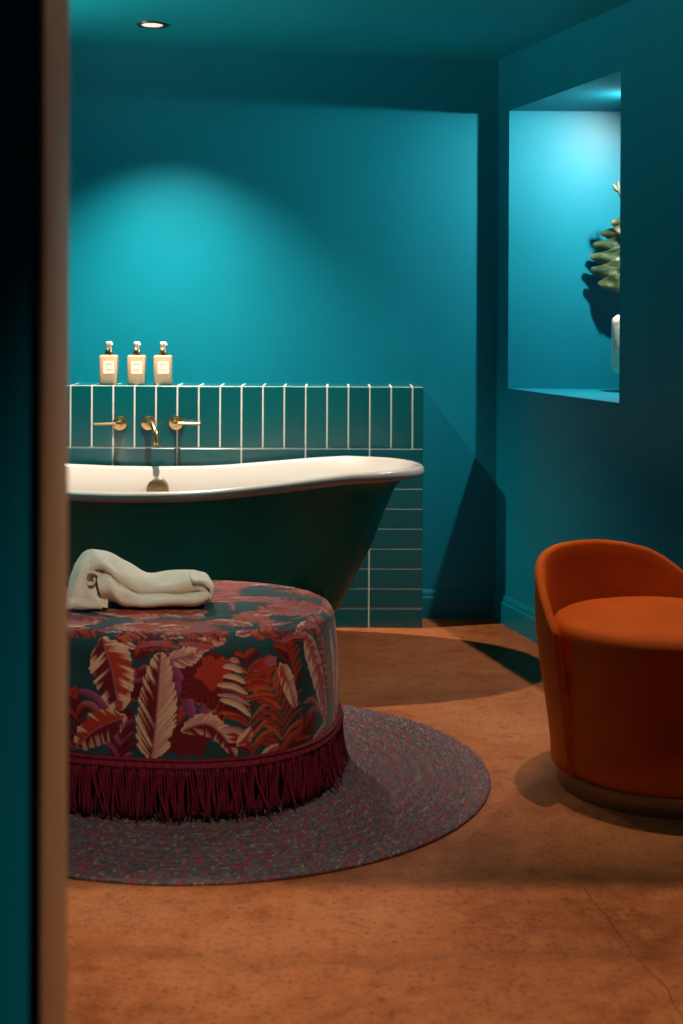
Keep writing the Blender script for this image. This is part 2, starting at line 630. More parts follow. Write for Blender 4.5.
# tiles on the ledge top and on its right end
def toptile(x0, y0, x1, y1):
    g = G / 2
    x0 += g; x1 -= g
    if x1 - x0 < .006: return
    z = ZT
    tl.add([(x0, y0, z - .005), (x1, y0, z - .005), (x1, y1, z - .005), (x0, y1, z - .005),
            (x0 + .002, y0 + .002, z), (x1 - .002, y0 + .002, z), (x1 - .002, y1, z), (x0 + .002, y1, z)],
           [(4, 5, 6, 7), (0, 1, 5, 4), (1, 2, 6, 5), (2, 3, 7, 6), (3, 0, 4, 7)])
edges = [LX1]; x = xg + pv * math.floor((LX1 - xg) / pv)
while x > XL:
    edges.append(x); x -= pv
for a, b in zip(edges[1:], edges[:-1]): toptile(a, YT + .006, b, YB - .003)
tl.build('tile_cladding', M['tile'], wsp, smooth=False)
ZL = ZT

# ------------------------------------------------------------------ bathtub
B_C = Vector((-0.60, 5.195))
XE_R, XE_L = P(424.5, 465, 5.195).x, -1.58
BA_R, BA_L = XE_R - B_C.x, B_C.x - XE_L
BB = 0.433
NU = 128
rimtab = [(-1.6, .745), (-1.35, .715), (-1.07, .670), (-.9, .661), (-.75, .658), (-.55, .661), (-.44, .667), (-.32, .678), (-.2, .690), (-.1, .701), (.03, .713), (.2, .716), (.4, .713)]
def zrim(X): return float(np.interp(X, [a for a, _ in rimtab], [b for _, b in rimtab]))
def bring(ins_end, ins_side, zf, nexp=2.25):
    """ring of the bath, inset from the rim outline; zf maps the rim height to a z"""
    out = []
    for k in range(NU):
        a = 2 * PI * k / NU
        ca, sa = math.cos(a), math.sin(a)
        A = (BA_R if ca > 0 else BA_L)
        ex = math.copysign(abs(ca) ** (2 / nexp), ca)
        ey = math.copysign(abs(sa) ** (2 / nexp), sa)
        X = B_C.x + ex * (A - ins_end)
        Yv = B_C.y + ey * (BB - ins_side)
        zr = zrim(B_C.x + ex * A)
        out.append(Vector((X, Yv, zf(zr))))
    return out
bath = thing('bathtub', 'roll-top bathtub with white enamel inside and dark green outside against the tiled wall', 'bathtub', (B_C.x, B_C.y, 0))
# enamel: rolled rim then inside
R_ = 0.019
rings = []
for q in range(-4, 9):           # tube cross section from underneath outside, over the top, to the inside
    a = -PI * 0.5 + (q + 4) / 12 * PI * 1.18 if False else (-0.62 + (q + 4) / 12 * 1.45) * PI
    off = R_ - R_ * math.cos(a)      # 0 outermost
    dz = R_ * math.sin(a)
    rings.append(bring(off, off, lambda z, dz=dz: z - R_ + dz))
for h, ie, is_ in [(.97, .070, .050), (.93, .100, .062), (.85, .135, .080), (.7, .185, .100), (.5, .250, .128), (.3, .310, .158), (.15, .360, .190), (.07, .405, .220), (.02, .46, .265), (0, .55, .31)]:
    rings.append(bring(ie, is_, lambda z, h=h: .155 + (z - .020 - .155) * h))
mb = MB(); mb.rings(rings, True, False, True)
mb.build('basin', M['enamel'], bath, True, 60)
rings = []
for h, ie, is_ in [(.985, .040, .030), (.955, .078, .038), (.913, .104, .046), (.85, .121, .056), (.75, .145, .070), (.62, .172, .086), (.5, .199, .100), (.35, .243, .124), (.2, .282, .150), (.1, .318, .172), (.05, .347, .192), (.015, .40, .228), (.0, .50, .30)]:
    rings.append(bring(ie, is_, lambda z, h=h: .125 + (z - .026 - .125) * h))
mb = MB(); mb.rings(rings, True, False, True)
mb.build('outer_shell', M['bath'], bath, True, 60)
# claw feet
def foot(x, y, sx, sy):
    mb = MB()
    pts = [(x - sx * .05, y - sy * .005, .285), (x - sx * .025, y + sy * .004, .235), (x, y, .16), (x + sx * .012, y + sy * .01, .115), (x + sx * .004, y + sy * .004, .075), (x + sx * .012, y + sy * .012, .045)]
    pts = catmull(pts, 5)
    n = len(pts)
    mb.tube(pts, [.028 + .022 * math.sin(PI * i / n) ** 2 - .012 * (i / n) for i in range(n)], 14)
    c = (x + sx * .018, y + sy * .018, 0)
    mb.lathe([(.012, .0), (.030, .006), (.040, .022), (.040, .036), (.030, .054), (.012, .064)], c, 'Z', 18)
    for t in (-.8, 0, .8):   # toes gripping the ball
        a = math.atan2(sy, sx) + t
        dx, dy = math.cos(a), math.sin(a)
        tp = [(x + dx * .01, y + dy * .01, .085), (c[0] + dx * .034, c[1] + dy * .034, .062), (c[0] + dx * .045, c[1] + dy * .045, .034), (c[0] + dx * .040, c[1] + dy * .040, .010)]
        mb.tube(catmull(tp, 4), .010, 8)
    # acanthus knee
    for t in (-.5, 0, .5):
        mb.tube(catmull([(x - sx * .04 + t * .05, y - sy * .002, .300), (x - sx * .005 + t * .07, y + sy * .034, .225), (x + t * .03, y + sy * .03, .14)], 5), [.013 - .001 * i for i in range(11)], 8)
    return mb.build('foot', M['iron'], bath, True, 60)
foot(-.085, 4.925, .35, -1); foot(-.085, 5.465, .35, 1); foot(-1.12, 4.925, -.35, -1); foot(-1.12, 5.465, -.35, 1)
# overflow cover on the inside of the back wall of the bath
oc = P(157, 490, 5.525)
mb = MB(); mb.lathe([(.004, -.020), (.032, -.018), (.041, -.013), (.043, -.004), (.043, .03)], (oc.x, oc.y + .012, oc.z), 'Y', 32)
tag(mb.build('overflow_cover', M['dbrass'], bath), 'round dark brass overflow cover')
mb = MB(); mb.lathe([(.002, .006), (.024, .006), (.032, .003), (.034, -.004)], (oc.x, B_C.y, .172), 'Z', 28)
mb.build('drain', M['dbrass'], bath)

# ------------------------------------------------------------------ wall taps
def tap_handle(px, py, side, label):
    c = P(px, py, YT)
    t = thing('tap_handle', label, 'tap', c, 'lever tap handles on the tiled wall')
    mb = MB(); mb.lathe([(.0295, .004), (.0295, -.004), (.028, -.0065), (.020, -.0085), (.0145, -.011)], c, 'Y', 36)
    mb.build('escutcheon', M['brass'], t)
    mb = MB(); mb.lathe([(.0125, -.008), (.0125, -.040), (.011, -.046), (.005, -.049)], c, 'Y', 24)
    mb.build('stem', M['brass'], t)
    mb = MB()
    y = c.y - .036
    L = .098 * side
    mb.tube([(c.x, y, c.z), (c.x + L * .25, y, c.z), (c.x + L * .9, y, c.z - .002), (c.x + L, y, c.z - .002), (c.x + L * 1.01, y, c.z - .002)], [.0058, .0062, .0062, .006, .003], 14)
    mb.build('lever', M['brass'], t)
    return t
tap_handle(120.0, 423.3, -1, 'brass lever tap handle pointing left, left of the spout')
tap_handle(176.3, 422.8, 1, 'brass lever tap handle pointing right, right of the spout')
c = P(148.3, 423, YT)
sp = thing('bath_spout', 'curved brass bath spout between the two lever handles', 'spout', c)
mb = MB(); mb.lathe([(.0295, .004), (.0295, -.004), (.028, -.0065), (.020, -.0085), (.0145, -.011)], c, 'Y', 36)
mb.build('escutcheon', M['brass'], sp)
mb = MB()
pts = catmull([(c.x, c.y - .004, c.z), (c.x + .010, c.y - .05, c.z + .006), (c.x + .027, c.y - .10, c.z + .005), (c.x + .044, c.y - .135, c.z - .020), (c.x + .050, c.y - .146, c.z - .058), (c.x + .0505, c.y - .147, c.z - .085)], 7)
mb.tube(pts, [.0115] * (len(pts) - 5) + [.0112, .0112, .0118, .0122, .0122], 18)
mb.build('pipe', M['brass'], sp)

# ------------------------------------------------------------------ soap bottles on the ledge
def rbox_ring(cx, cy, z, hx, hy, r, n=6):
    out = []
    for sx, sy, a0 in ((1, 1, 0), (-1, 1, PI / 2), (-1, -1, PI), (1, -1, 1.5 * PI)):
        for k in range(n + 1):
            a = a0 + PI / 2 * k / n
            out.append(Vector((cx + sx * (hx - r) + r * math.cos(a), cy + sy * (hy - r) + r * math.sin(a), z)))
    return out
def make_bottle(loc, label):
    x, y, z = loc
    t = thing('soap_bottle', label, 'bottle', loc, 'pump bottles on the tiled ledge')
    mb = MB()
    hx, hy, r = .0362, .028, .010
    rr = []
    for h, ins in [(0, .004), (.002, .0015), (.006, 0), (.113, 0), (.1165, .001), (.1185, .0035), (.1195, .010)]:
        rr.append(rbox_ring(x, y, z + h, hx - ins, hy - ins, max(.006, r - ins)))
    mb.rings(rr); mb.build('bottle_body', M['bottle'], t, True, 50)
    mb = MB(); mb.lathe([(.0165, .118), (.0165, .139), (.0155, .141), (.010, .142)], (x, y, z), 'Z', 28)
    tag(mb.build('collar', M['gold'], t), 'gold pump collar')
    mb = MB()
    mb.lathe([(.0100, .141), (.0095, .150), (.0092, .156), (.0115, .159), (.0125, .163), (.0128, .171), (.0115, .1740), (.004, .1748)], (x, y, z), 'Z', 24)
    mb.tube([(x, y, z + .166), (x + .010, y - .020, z + .1665), (x + .0155, y - .030, z + .166), (x + .0165, y - .033, z + .161)], [.0055, .005, .0045, .004], 10)
    mb.build('pump_head', M['pump'], t, True, 50)
    mb = MB()
    mb.box(x - .0225 + .004, y - hy - .0008, z + .044, x + .0225 + .004, y - hy + .002, z + .096)
    lb = mb.build('paper_label', M['label'], t, smooth=False)
    mb = MB()
    zz = z + .081
    for w, hh, gapz in ((.026, .0042, .020), (.028, .0022, .006), (.018, .0022, 0)):
        xx = x + .004 - w / 2
        while xx < x + .004 + w / 2 - .001:          # small unreadable letters
            lw = random.uniform(.0018, .0034)
            mb.box(xx, y - hy - .0011, zz, xx + lw, y - hy - .0006, zz + hh)
            xx += lw + .0011
        zz -= gapz
    mb.build('print', M['ink'], lb, smooth=False)
    return t
for px, py, lab in ((108.8, 384.2, 'cream pump soap bottle, leftmost of the three on the tiled ledge'),
                    (136.7, 384.2, 'cream pump soap bottle in the middle of the three on the tiled ledge'),
                    (163.0, 384.6, 'cream pump soap bottle nearest the bare ledge, right one of the three')):
    p = P(px, py, 5.80)
    make_bottle((p.x, 5.80, ZL + .0003), lab)

# ------------------------------------------------------------------ rug
RC = Vector((-.357, 3.885)); RR = 0.772; RT = .011
nr = 5
rads, hts = [], []
nring = int(RR / PITCH)
for i in range(nring):
    for k in range(nr):
        t = (k + .5) / nr
        rads.append((i + t) * PITCH)
        hts.append(RT - .0042 * (2 * t - 1) ** 2)
R_out = nring * PITCH
rads += [R_out - .0004, R_out + .0015, R_out + .0015, R_out]
hts += [RT - .003, RT * .6, RT * .25, 0.0006]
NA = 200
mb = MB()
mb.lathe(list(zip(rads, hts)), (0, 0, 0), 'Z', NA, True, True)
rug = mb.build('round_rug', M['rug'], None, True, 70)
rug.location = (RC.x, RC.y, 0.0)
tag(rug, 'round braided rug in flecked plum, red and grey under the patterned ottoman', 'rug')

# ------------------------------------------------------------------ ottoman
OC = Vector((-.455, 3.905)); OA, OB, ON, OROT = .449, .405, 2.45, -0.16
OZB, OZT = 0.150, 0.462
def oplan(t, ins=0.0):
    ca, sa = math.cos(t), math.sin(t)
    ex = math.copysign(abs(ca) ** (2 / ON), ca) * (OA - ins)
    ey = math.copysign(abs(sa) ** (2 / ON), sa) * (OB - ins)
    c, s = math.cos(OROT), math.sin(OROT)
    return OC.x + ex * c - ey * s, OC.y + ex * s + ey * c
NS = 1800
tt = np.linspace(0, 2 * PI, 8001)
pp = np.array([oplan(t) for t in tt])
ds = np.r_[0, np.cumsum(np.hypot(*np.diff(pp, axis=0).T))]
OL = ds[-1]
ts = np.interp(np.linspace(0, OL, NS, endpoint=False), ds, tt)
# side profile (z, inset): slightly bellied, rounded top edge
zprof = [(OZB - .03, .004), (OZB + .05, .0), (OZB + .12, .001), (OZB + .20, .005), (OZT - .055, .011), (OZT - .035, .014), (OZT - .020, .020), (OZT - .009, .029), (OZT - .003, .040), (OZT, .050)]
zp = np.array(zprof)
arc = np.r_[0, np.cumsum(np.hypot(np.diff(zp[:, 0]), np.diff(zp[:, 1])))]
NV = 260
vv = np.linspace(0, arc[-1], NV)
zz_, ii_ = np.interp(vv, arc, zp[:, 0]), np.interp(vv, arc, zp[:, 1])
VH = arc[-1]
side = np.zeros((NV, NS, 3))
for j in range(NV):
    q = np.array([oplan(t, ii_[j]) for t in ts])
    side[j, :, 0], side[j, :, 1], side[j, :, 2] = q[:, 0], q[:, 1], zz_[j]
# gentle pull of the upholstery over the trim
CBG = np.array((.013, .048, .056))
PALB = dict(cream=np.array((.64, .40, .27)), pink=np.array((.50, .235, .19)), red=np.array((.36, .035, .018)), wine=np.array((.125, .010, .014)),
            orange=np.array((.47, .085, .030)), mag=np.array((.26, .055, .15)), rose=np.array((.33, .10, .13)), dteal=np.array((.008, .036, .048)))


class Canvas:
    """a printed cloth: colours on an (nv, ns) grid with metric coordinates s, v"""
    def __init__(self, S, V):
        self.S, self.V = S, V
        self.C = np.empty(S.shape + (3,))
        nz = np.sin(S * 31 + 2 * np.sin(V * 23)) * np.sin(V * 27 + 1.3 * np.sin(S * 17))
        self.C[:] = CBG * (1 + .25 * nz[..., None])
        self.period = None

    def _d(self, s):
        d = self.S - s
        if self.period: d = (d + self.period / 2) % self.period - self.period / 2
        return d

    def region(self, pts, pad):
        pts = np.array(pts)
        s0 = pts[0, 0]
        D = self._d(s0)
        lo, hi = (pts - pts[0]).min(0) - pad, (pts - pts[0]).max(0) + pad
        mask = (D > lo[0]) & (D < hi[0]) & (self.V - pts[0, 1] > lo[1]) & (self.V - pts[0, 1] < hi[1])
        return mask, D, self.V - pts[0, 1], pts - pts[0]

    def spine(self, ctrl, n=46):
        c = catmull([(a, b, 0) for a, b in ctrl], max(2, n // (len(ctrl) - 1)))
        return np.array([(p.x, p.y) for p in c])

    def locate(self, pts, pad):
        mask, D, V, q = self.region(pts, pad)
        if not mask.any(): return None
        x, y = D[mask], V[mask]
        d2 = (x[:, None] - q[None, :, 0]) ** 2 + (y[:, None] - q[None, :, 1]) ** 2
        k = d2.argmin(1)
        tg = np.gradient(q, axis=0)
        tg /= np.linalg.norm(tg, axis=1, keepdims=True) + 1e-9
        dx, dy = x - q[k, 0], y - q[k, 1]
        ac = tg[k, 0] * dy - tg[k, 1] * dx
        al = k / (len(q) - 1) + (tg[k, 0] * dx + tg[k, 1] * dy) * 0
        L = np.hypot(*np.diff(q, axis=0).T).sum()
        return mask, al, ac, L, np.sqrt(d2.min(1))

    def put(self, mask, sel, col, alpha=1.0):
        sub = self.C[mask]
        a = (sel * alpha)[:, None]
        sub = sub * (1 - a) + col * a
        self.C[mask] = sub

    def plume(self, ctrl, w, left=('cream', 'wine'), right=('cream', 'pink'), barb=.011, slant=1.1, tip=.35, ragged=.25, seed=0):
        """broad banana-type leaf: midrib, slanting barbs, ragged edge, each half in its own two colours"""
        pts = self.spine(ctrl, 90)
        r = self.locate(pts, w * 1.3)
        if r is None: return
        mask, t, ac, L, dist = r
        rs = np.random.default_rng(seed)
        prof = np.sin(PI * np.clip(t, 0, 1) ** .8) ** .55
        prof = np.where(t < .02, 0.3, prof)
        barb = barb * .62
        ph = (t * L - np.abs(ac) * slant) / barb
        cell = np.floor(ph)
        h = np.abs(np.sin(cell * 12.9898 + np.sign(ac) * 4.1 + seed) * 43758.5453) % 1
        W = w * prof * (1 - ragged * h)
        inside = (dist < W).astype(float)
        fr = ph - cell
        u = np.clip(dist / (w * prof + 1e-6), 0, 1)
        for sgn, (c1, c2) in ((1, left), (-1, right)):
            half = (np.sign(ac) == sgn) | ((ac == 0) & (sgn == 1))
            big = .5 + .5 * np.sin(t * 8 + seed * 1.7 + sgn * .8)
            a = np.clip((u - (.95 * h + .45 * (1 - big) - .28)) / .38, 0, 1) 
            col = PALB[c2] * (1 - a[:, None]) + PALB[c1] * a[:, None]
            col = col * (1 - .30 * (fr < .3))[:, None]
            self.put(mask, inside * half, col)
        rib = (dist < .0022) & (t > .01) & (t < .97)
        self.put(mask, rib.astype(float), PALB['rose'] * .8)

    def frond(self, ctrl, w, cols=('red', 'orange'), n=11, lw=.0042, ang=.75, sides=(1, -1), seed=0, curve=.25):
        pts = self.spine(ctrl)
        rs = np.random.default_rng(seed)
        self.blade(ctrl, .0018, cols[0])
        tg = np.gradient(pts, axis=0)
        for i in range(n):
            t = .06 + .9 * i / (n - 1)
            k = int(t * (len(pts) - 1))
            d = tg[k] / (np.linalg.norm(tg[k]) + 1e-9)
            ln = w * (math.sin(PI * (.18 + .8 * t)) ** .6) * rs.uniform(.85, 1.1)
            for s_ in sides:
                a = s_ * (ang + rs.uniform(-.08, .08))
                u = np.array((d[0] * math.cos(a) - d[1] * math.sin(a), d[0] * math.sin(a) + d[1] * math.cos(a)))
                nrm_ = np.array((-u[1], u[0])) * s_
                p0 = pts[k]
                p1 = p0 + u * ln * .5 - nrm_ * ln * .07
                p2 = p0 + u * ln + nrm_ * ln * curve * .35
                self.blade([tuple(p0), tuple(p1), tuple(p2)], lw * 1.35 * rs.uniform(.8, 1.2), cols[rs.integers(len(cols))], taper=True)

    def blade(self, ctrl, w, col, taper=True):
        pts = self.spine(ctrl, 24)
        r = self.locate(pts, w * 1.5)
        if r is None: return
        mask, t, ac, L, dist = r
        W = w * (np.sin(PI * np.clip(t, 0.02, 1)) ** .5 if taper else 1)
        ins = (dist < W).astype(float)
        sh = .8 + .35 * np.clip(ac / (w + 1e-9), -1, 1)
        self.put(mask, ins, PALB[col] * sh[:, None])

    def blob(self, s, v, rx, ry, col, seed=0):
        mask, D, V, q = self.region([(s, v), (s, v + .001)], max(rx, ry) * 1.3)
        if not mask.any(): return
        x, y = D[mask] / rx, V[mask] / ry
        a = np.arctan2(y, x)
        rr = np.hypot(x, y)
        lim = .85 + .12 * np.sin(a * 5 + seed) + .06 * np.sin(a * 11 + 2 * seed)
        st = .72 + .4 * (.5 + .5 * np.sin(a * 22 + rr * 5))
        self.put(mask, (rr < lim).astype(float), PALB[col] * st[:, None])


Sg, Vg = np.meshgrid(np.arange(NS) / NS * OL, vv)
cv = Canvas(Sg, Vg)
cv.period = OL
flat = side.reshape(-1, 3)
ppx, ppy = proj(flat)
tang = np.roll(side, -1, 1) - np.roll(side, 1, 1)
nor = np.stack([tang[..., 1], -tang[..., 0]], -1)
facing = ((nor[..., 0] * -side[..., 0] + nor[..., 1] * -side[..., 1]) > 0).ravel()
def sv(px, py):
    d = (ppx - px) ** 2 + (ppy - py) ** 2 + np.where(facing, 0, 1e9)
    k = int(d.argmin())
    return Sg.ravel()[k], Vg.ravel()[k]
def svs(*pts):
    out = [sv(*p) for p in pts]
    o2 = [out[0]]
    for s, v in out[1:]:
        while s - o2[-1][0] > OL / 2: s -= OL
        while s - o2[-1][0] < -OL / 2: s += OL
        o2.append((s, v))
    return o2
PXM = 3.6 / 1423.0      # metres per pixel on the front
# random leaves all round first, then the ones the photo shows
rs = np.random.default_rng(3)
for k in range(80):
    s, v = rs.uniform(0, OL), rs.uniform(0, VH)
    a = rs.uniform(.2, 2.9); L = rs.uniform(.10, .2)
    e = (s + L * math.cos(a), v + L * math.sin(a)); mid = ((s + e[0]) / 2 + rs.uniform(-.02, .02), (v + e[1]) / 2)
    q = k % 5
    if q == 0: cv.plume([(s, v), mid, e], rs.uniform(.022, .04), ('cream', 'red'), ('pink', 'wine'), seed=k)
    elif q == 1: cv.frond([(s, v), mid, e], rs.uniform(.05, .08), ('red', 'orange', 'wine'), seed=k)
    elif q == 2: cv.blade([(s, v), mid, e], rs.uniform(.004, .008), ('mag', 'rose')[k % 2])
    elif q == 3: cv.frond([(s, v), mid, e], rs.uniform(.04, .06), ('wine', 'rose'), seed=k)
    else: cv.plume([(s, v), mid, e], rs.uniform(.015, .025), ('pink', 'red'), ('cream', 'wine'), seed=k)
# clear ground on the visible front, then paint its leaves
front = (ppx.reshape(NV, NS) > 60) & (ppx.reshape(NV, NS) < 345) & facing.reshape(NV, NS)
nz = np.sin(Sg * 31 + 2 * np.sin(Vg * 23)) * np.sin(Vg * 27 + 1.3 * np.sin(Sg * 17))
cv.C[front] = (CBG * (1 + .25 * nz[..., None]))[front]
def u(px): return px * PXM
for k, (x_, y_) in enumerate(((128, 690), (180, 700), (215, 705), (300, 735), (120, 745))):
    a_ = .6 + 1.9 * ((k * .37) % 1)
    cv.frond(svs((x_ - 16 * math.cos(a_), y_ + 22 * math.sin(a_)), (x_, y_), (x_ + 18 * math.cos(a_), y_ - 24 * math.sin(a_))), u(22), (('wine', 'wine', 'red'), ('wine', 'mag', 'wine'), ('red', 'wine', 'orange'))[k % 3], 11, .0045, .7, (1, -1), 40 + k)
cv.frond(svs((74, 752), (78, 720), (74, 690)), u(18), ('wine', 'red'), 9, seed=1)
cv.frond(svs((170, 755), (178, 715), (176, 660)), u(26), ('wine', 'wine', 'red'), 11, .005, seed=2)
cv.frond(svs((134, 660), (150, 645), (190, 634)), u(14), ('wine', 'red'), 10, seed=31)
cv.blade(svs((166, 650), (185, 692), (192, 720)), u(5), 'mag')
cv.blade(svs((176, 683), (186, 700), (194, 718)), u(6), 'mag')
cv.blade(svs((212, 684), (206, 700), (201, 722)), u(5), 'mag')
cv.blade(svs((216, 690), (210, 708), (207, 722)), u(4), 'rose')
cv.blade(svs((133, 683), (141, 680), (151, 684)), u(2.2), 'mag')
cv.blade(svs((138, 670), (146, 667), (156, 674)), u(2.2), 'mag')
cv.blob(*sv(206, 680), u(30), u(29), 'wine', 2)
cv.blob(*sv(214, 672), u(20), u(18), 'red', 4)
cv.plume(svs((170, 660), (185, 657), (203, 650)), u(11), ('cream', 'pink'), ('cream', 'rose'), seed=4, barb=.009)
cv.plume(svs((196, 652), (210, 640), (226, 641)), u(9), ('cream', 'pink'), ('pink', 'red'), seed=5)
cv.plume(svs((104, 643), (112, 670), (119, 711)), u(24), ('cream', 'red'), ('cream', 'wine'), seed=11, barb=.012, slant=.5, ragged=.16)
cv.blade(svs((78, 690), (96, 698), (116, 721)), u(4), 'mag')
cv.blade(svs((82, 703), (93, 706), (108, 720)), u(3.4), 'rose')
cv.plume(svs((152, 757), (157, 710), (161, 652)), u(21), ('cream', 'wine'), ('cream', 'pink'), seed=7, barb=.010, slant=1.3, ragged=.2)
cv.blade(svs((133, 712), (115, 722), (100, 733)), u(7), 'wine')
cv.plume(svs((122, 718), (98, 728), (76, 746)), u(18), ('pink', 'wine'), ('cream', 'red'), seed=8, barb=.010, slant=.4)
cv.blob(*sv(190, 742), u(22), u(17), 'wine', 6)
cv.plume(svs((184, 730), (205, 724), (222, 735), (236, 757)), u(12), ('cream', 'pink'), ('pink', 'wine'), seed=9, barb=.009, slant=.6)
cv.frond(svs((252, 756), (250, 705), (245, 655)), u(36), ('red', 'wine', 'orange'), 12, .0046, 1.0, (1, -1), 5)
cv.frond(svs((251, 752), (249, 705), (238, 660)), u(33), ('cream', 'pink', 'red', 'cream'), 9, .0052, .95, (1,), 6)
cv.frond(svs((281, 757), (281, 706), (258, 668)), u(37), ('red', 'orange', 'red'), 14, .0042, .85, (1, -1), 7)
cv.frond(svs((296, 690), (290, 660), (283, 636)), u(24), ('red', 'wine'), 10, .004, .8, (1, -1), 8)
cv.blob(*sv(268, 666), u(11), u(10), 'red', 3)
cv.blob(*sv(271, 661), u(8), u(6), 'rose', 5)
cv.plume(svs((281, 665), (288, 682), (296, 708)), u(9.5), ('cream', 'pink'), ('cream', 'red'), seed=13, barb=.006, ragged=.3)
cv.frond(svs((330, 690), (326, 660), (318, 632)), u(16), ('orange', 'red'), 9, .004, .8, (1, -1), 9)
cv.plume(svs((306, 636), (317, 670), (326, 722)), u(14), ('pink', 'red'), ('cream', 'rose'), seed=14, barb=.014, slant=.5, ragged=.12)
cv.blade(svs((304, 703), (313, 700), (322, 714)), u(3), 'rose')
cv.blade(svs((308, 712), (317, 709), (326, 720)), u(3), 'rose')
cv.plume(svs((309, 750), (317, 737), (326, 722)), u(6.5), ('cream', 'pink'), ('cream', 'red'), seed=15, barb=.006)
cv.plume(svs((262, 757), (270, 750), (279, 745)), u(5), ('cream', 'cream'), ('pink', 'red'), seed=16, barb=.006)
cv.plume(svs((238, 745), (247, 735), (252, 728)), u(6), ('cream', 'cream'), ('pink', 'red'), seed=17, barb=.006)
cv.plume(svs((120, 641), (128, 645), (136, 648)), u(3.5), ('cream', 'cream'), ('cream', 'cream'), seed=18)
s0_, v0_ = sv(333, 690)
for k_ in range(5):
    sa_ = s0_ + .02 + k_ * .055
    cv.plume([(sa_, .03 + .03 * (k_ % 2)), (sa_ + .01, .16), (sa_ + (.03 if k_ % 2 else -.015), .30)], .028, ('cream', 'red'), ('pink', 'red'), seed=60 + k_, barb=.011)
rs = np.random.default_rng(21)
for k in range(46):
    s_, v_ = OL * k / 46 + rs.uniform(-.02, .02), VH - rs.uniform(.0, .05)
    a_ = rs.choice((0.15, 2.9)) + rs.uniform(-.35, .35); L_ = rs.uniform(.06, .13)
    e_ = (s_ + L_ * math.cos(a_), v_ + L_ * math.sin(a_) * .5); md_ = ((s_ + e_[0]) / 2, (v_ + e_[1]) / 2 + .006)
    if k % 3 == 0: cv.plume([(s_, v_), md_, e_], .018, ('cream', 'red'), ('pink', 'wine'), seed=k, barb=.008)
    elif k % 3 == 1: cv.frond([(s_, v_), md_, e_], .035, ('red', 'wine', 'orange'), seed=k)
    else: cv.plume([(s_, v_), md_, e_], .013, ('rose', 'red'), ('red', 'wine'), seed=k, barb=.008)
# stitched pattern join
def seam(px):
    pts = svs((px, 636), (px, 700), (px, 758))
    cv.blade(pts, .0012, 'dteal', False)
seam(252)

ott = thing('ottoman', 'round velvet ottoman printed with red and cream leaves, burgundy fringe around its base', 'ottoman', (OC.x, OC.y, 0))


def colored_grid(name, grid, C, mat, parent, wrap=True, cap=None):
    nv, ns = grid.shape[:2]
    me = bpy.data.meshes.new(name)
    idx = np.arange(nv * ns).reshape(nv, ns)
    nxt = np.roll(idx, -1, 1) if wrap else idx[:, 1:]
    cur = idx if wrap else idx[:, :-1]
    q = np.stack([cur[:-1], nxt[:-1], nxt[1:], cur[1:]], -1).reshape(-1, 4)
    V = grid.reshape(-1, 3)
    me.vertices.add(len(V)); me.vertices.foreach_set('co', V.ravel().astype(np.float32))
    me.loops.add(q.size); me.loops.foreach_set('vertex_index', q.ravel().astype(np.int32))
    me.polygons.add(len(q)); me.polygons.foreach_set('loop_start', np.arange(0, q.size, 4).astype(np.int32))
    me.update(calc_edges=True)
    ca = me.color_attributes.new('print', 'FLOAT_COLOR', 'POINT')
    cc = np.ones((len(V), 4), np.float32); cc[:, :3] = C.reshape(-1, 3)
    ca.data.foreach_set('color', cc.ravel())
    me.validate()
    return link(name, me, mat, parent, True, None)


colored_grid('side_cover', side, cv.C, M['print'], ott)
# top: concentric rings of the inset outline, slightly domed, with its own print
NT_, NS2 = 150, 700
fr_ = np.linspace(1, 0.004, NT_)
ts2 = np.interp(np.linspace(0, OL, NS2, endpoint=False), ds, tt)
base_ring = np.array([oplan(t, .0495) for t in ts2])
top = np.zeros((NT_, NS2, 3))
for j, f_ in enumerate(fr_):
    top[j, :, :2] = np.array(OC) + (base_ring - np.array(OC)) * f_
    top[j, :, 2] = OZT + .014 * (1 - f_ ** 2.2)
cvt = Canvas(top[..., 0] * 1.0, top[..., 1] * 1.0)
rs = np.random.default_rng(12)
for k in range(165):
    s, v = OC.x + rs.uniform(-.45, .45), OC.y + rs.uniform(-.42, .42)
    a = rs.normal(0, .55) + (PI if k % 2 else 0); L = rs.uniform(.10, .22)
    e = (s + L * math.cos(a), v + L * math.sin(a)); mid = ((s + e[0]) / 2, (v + e[1]) / 2 + rs.uniform(-.02, .02))
    q = k % 6
    if q in (0, 3): cvt.plume([(s, v), mid, e], rs.uniform(.025, .042), ('cream', 'red'), ('pink', 'red'), barb=.012, seed=k)
    elif q in (1, 4): cvt.frond([(s, v), mid, e], rs.uniform(.05, .08), ('red', 'orange', 'rose'), lw=.005, seed=k)
    elif q == 2: cvt.blade([(s, v), mid, e], rs.uniform(.004, .008), ('rose', 'orange')[k % 2])
    else: cvt.blob(s, v, .04, .03, ('red', 'dteal')[k % 2], k)
colored_grid('top_cover', top, cvt.C, M['print'], ott)
# inner core, the shade behind the fringe put into its near-black colour
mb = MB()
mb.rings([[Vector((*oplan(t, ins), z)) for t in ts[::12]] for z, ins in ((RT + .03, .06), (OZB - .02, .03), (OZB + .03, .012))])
mb.build('base', M['fringe_shade'], ott)
# woven heading band
mb = MB()
rr = []
for z, o_ in ((OZB - .012, -.002), (OZB - .012, -.010), (OZB - .006, -.0125), (OZB, -.010), (OZB + .004, -.0075), (OZB + .010, -.0095), (OZB + .013, -.006), (OZB + .013, .004)):
    ring_ = []
    for i, t in enumerate(ts[::3]):
        w = .0014 * math.sin(i * 1.3)
        x, y = oplan(t, o_ - w * (1 if o_ < -.004 else 0))
        ring_.append(Vector((x, y, z)))
    rr.append(ring_)
mb.rings(rr, True, False, False)
mb.build('heading_braid', M['fringe'], ott)
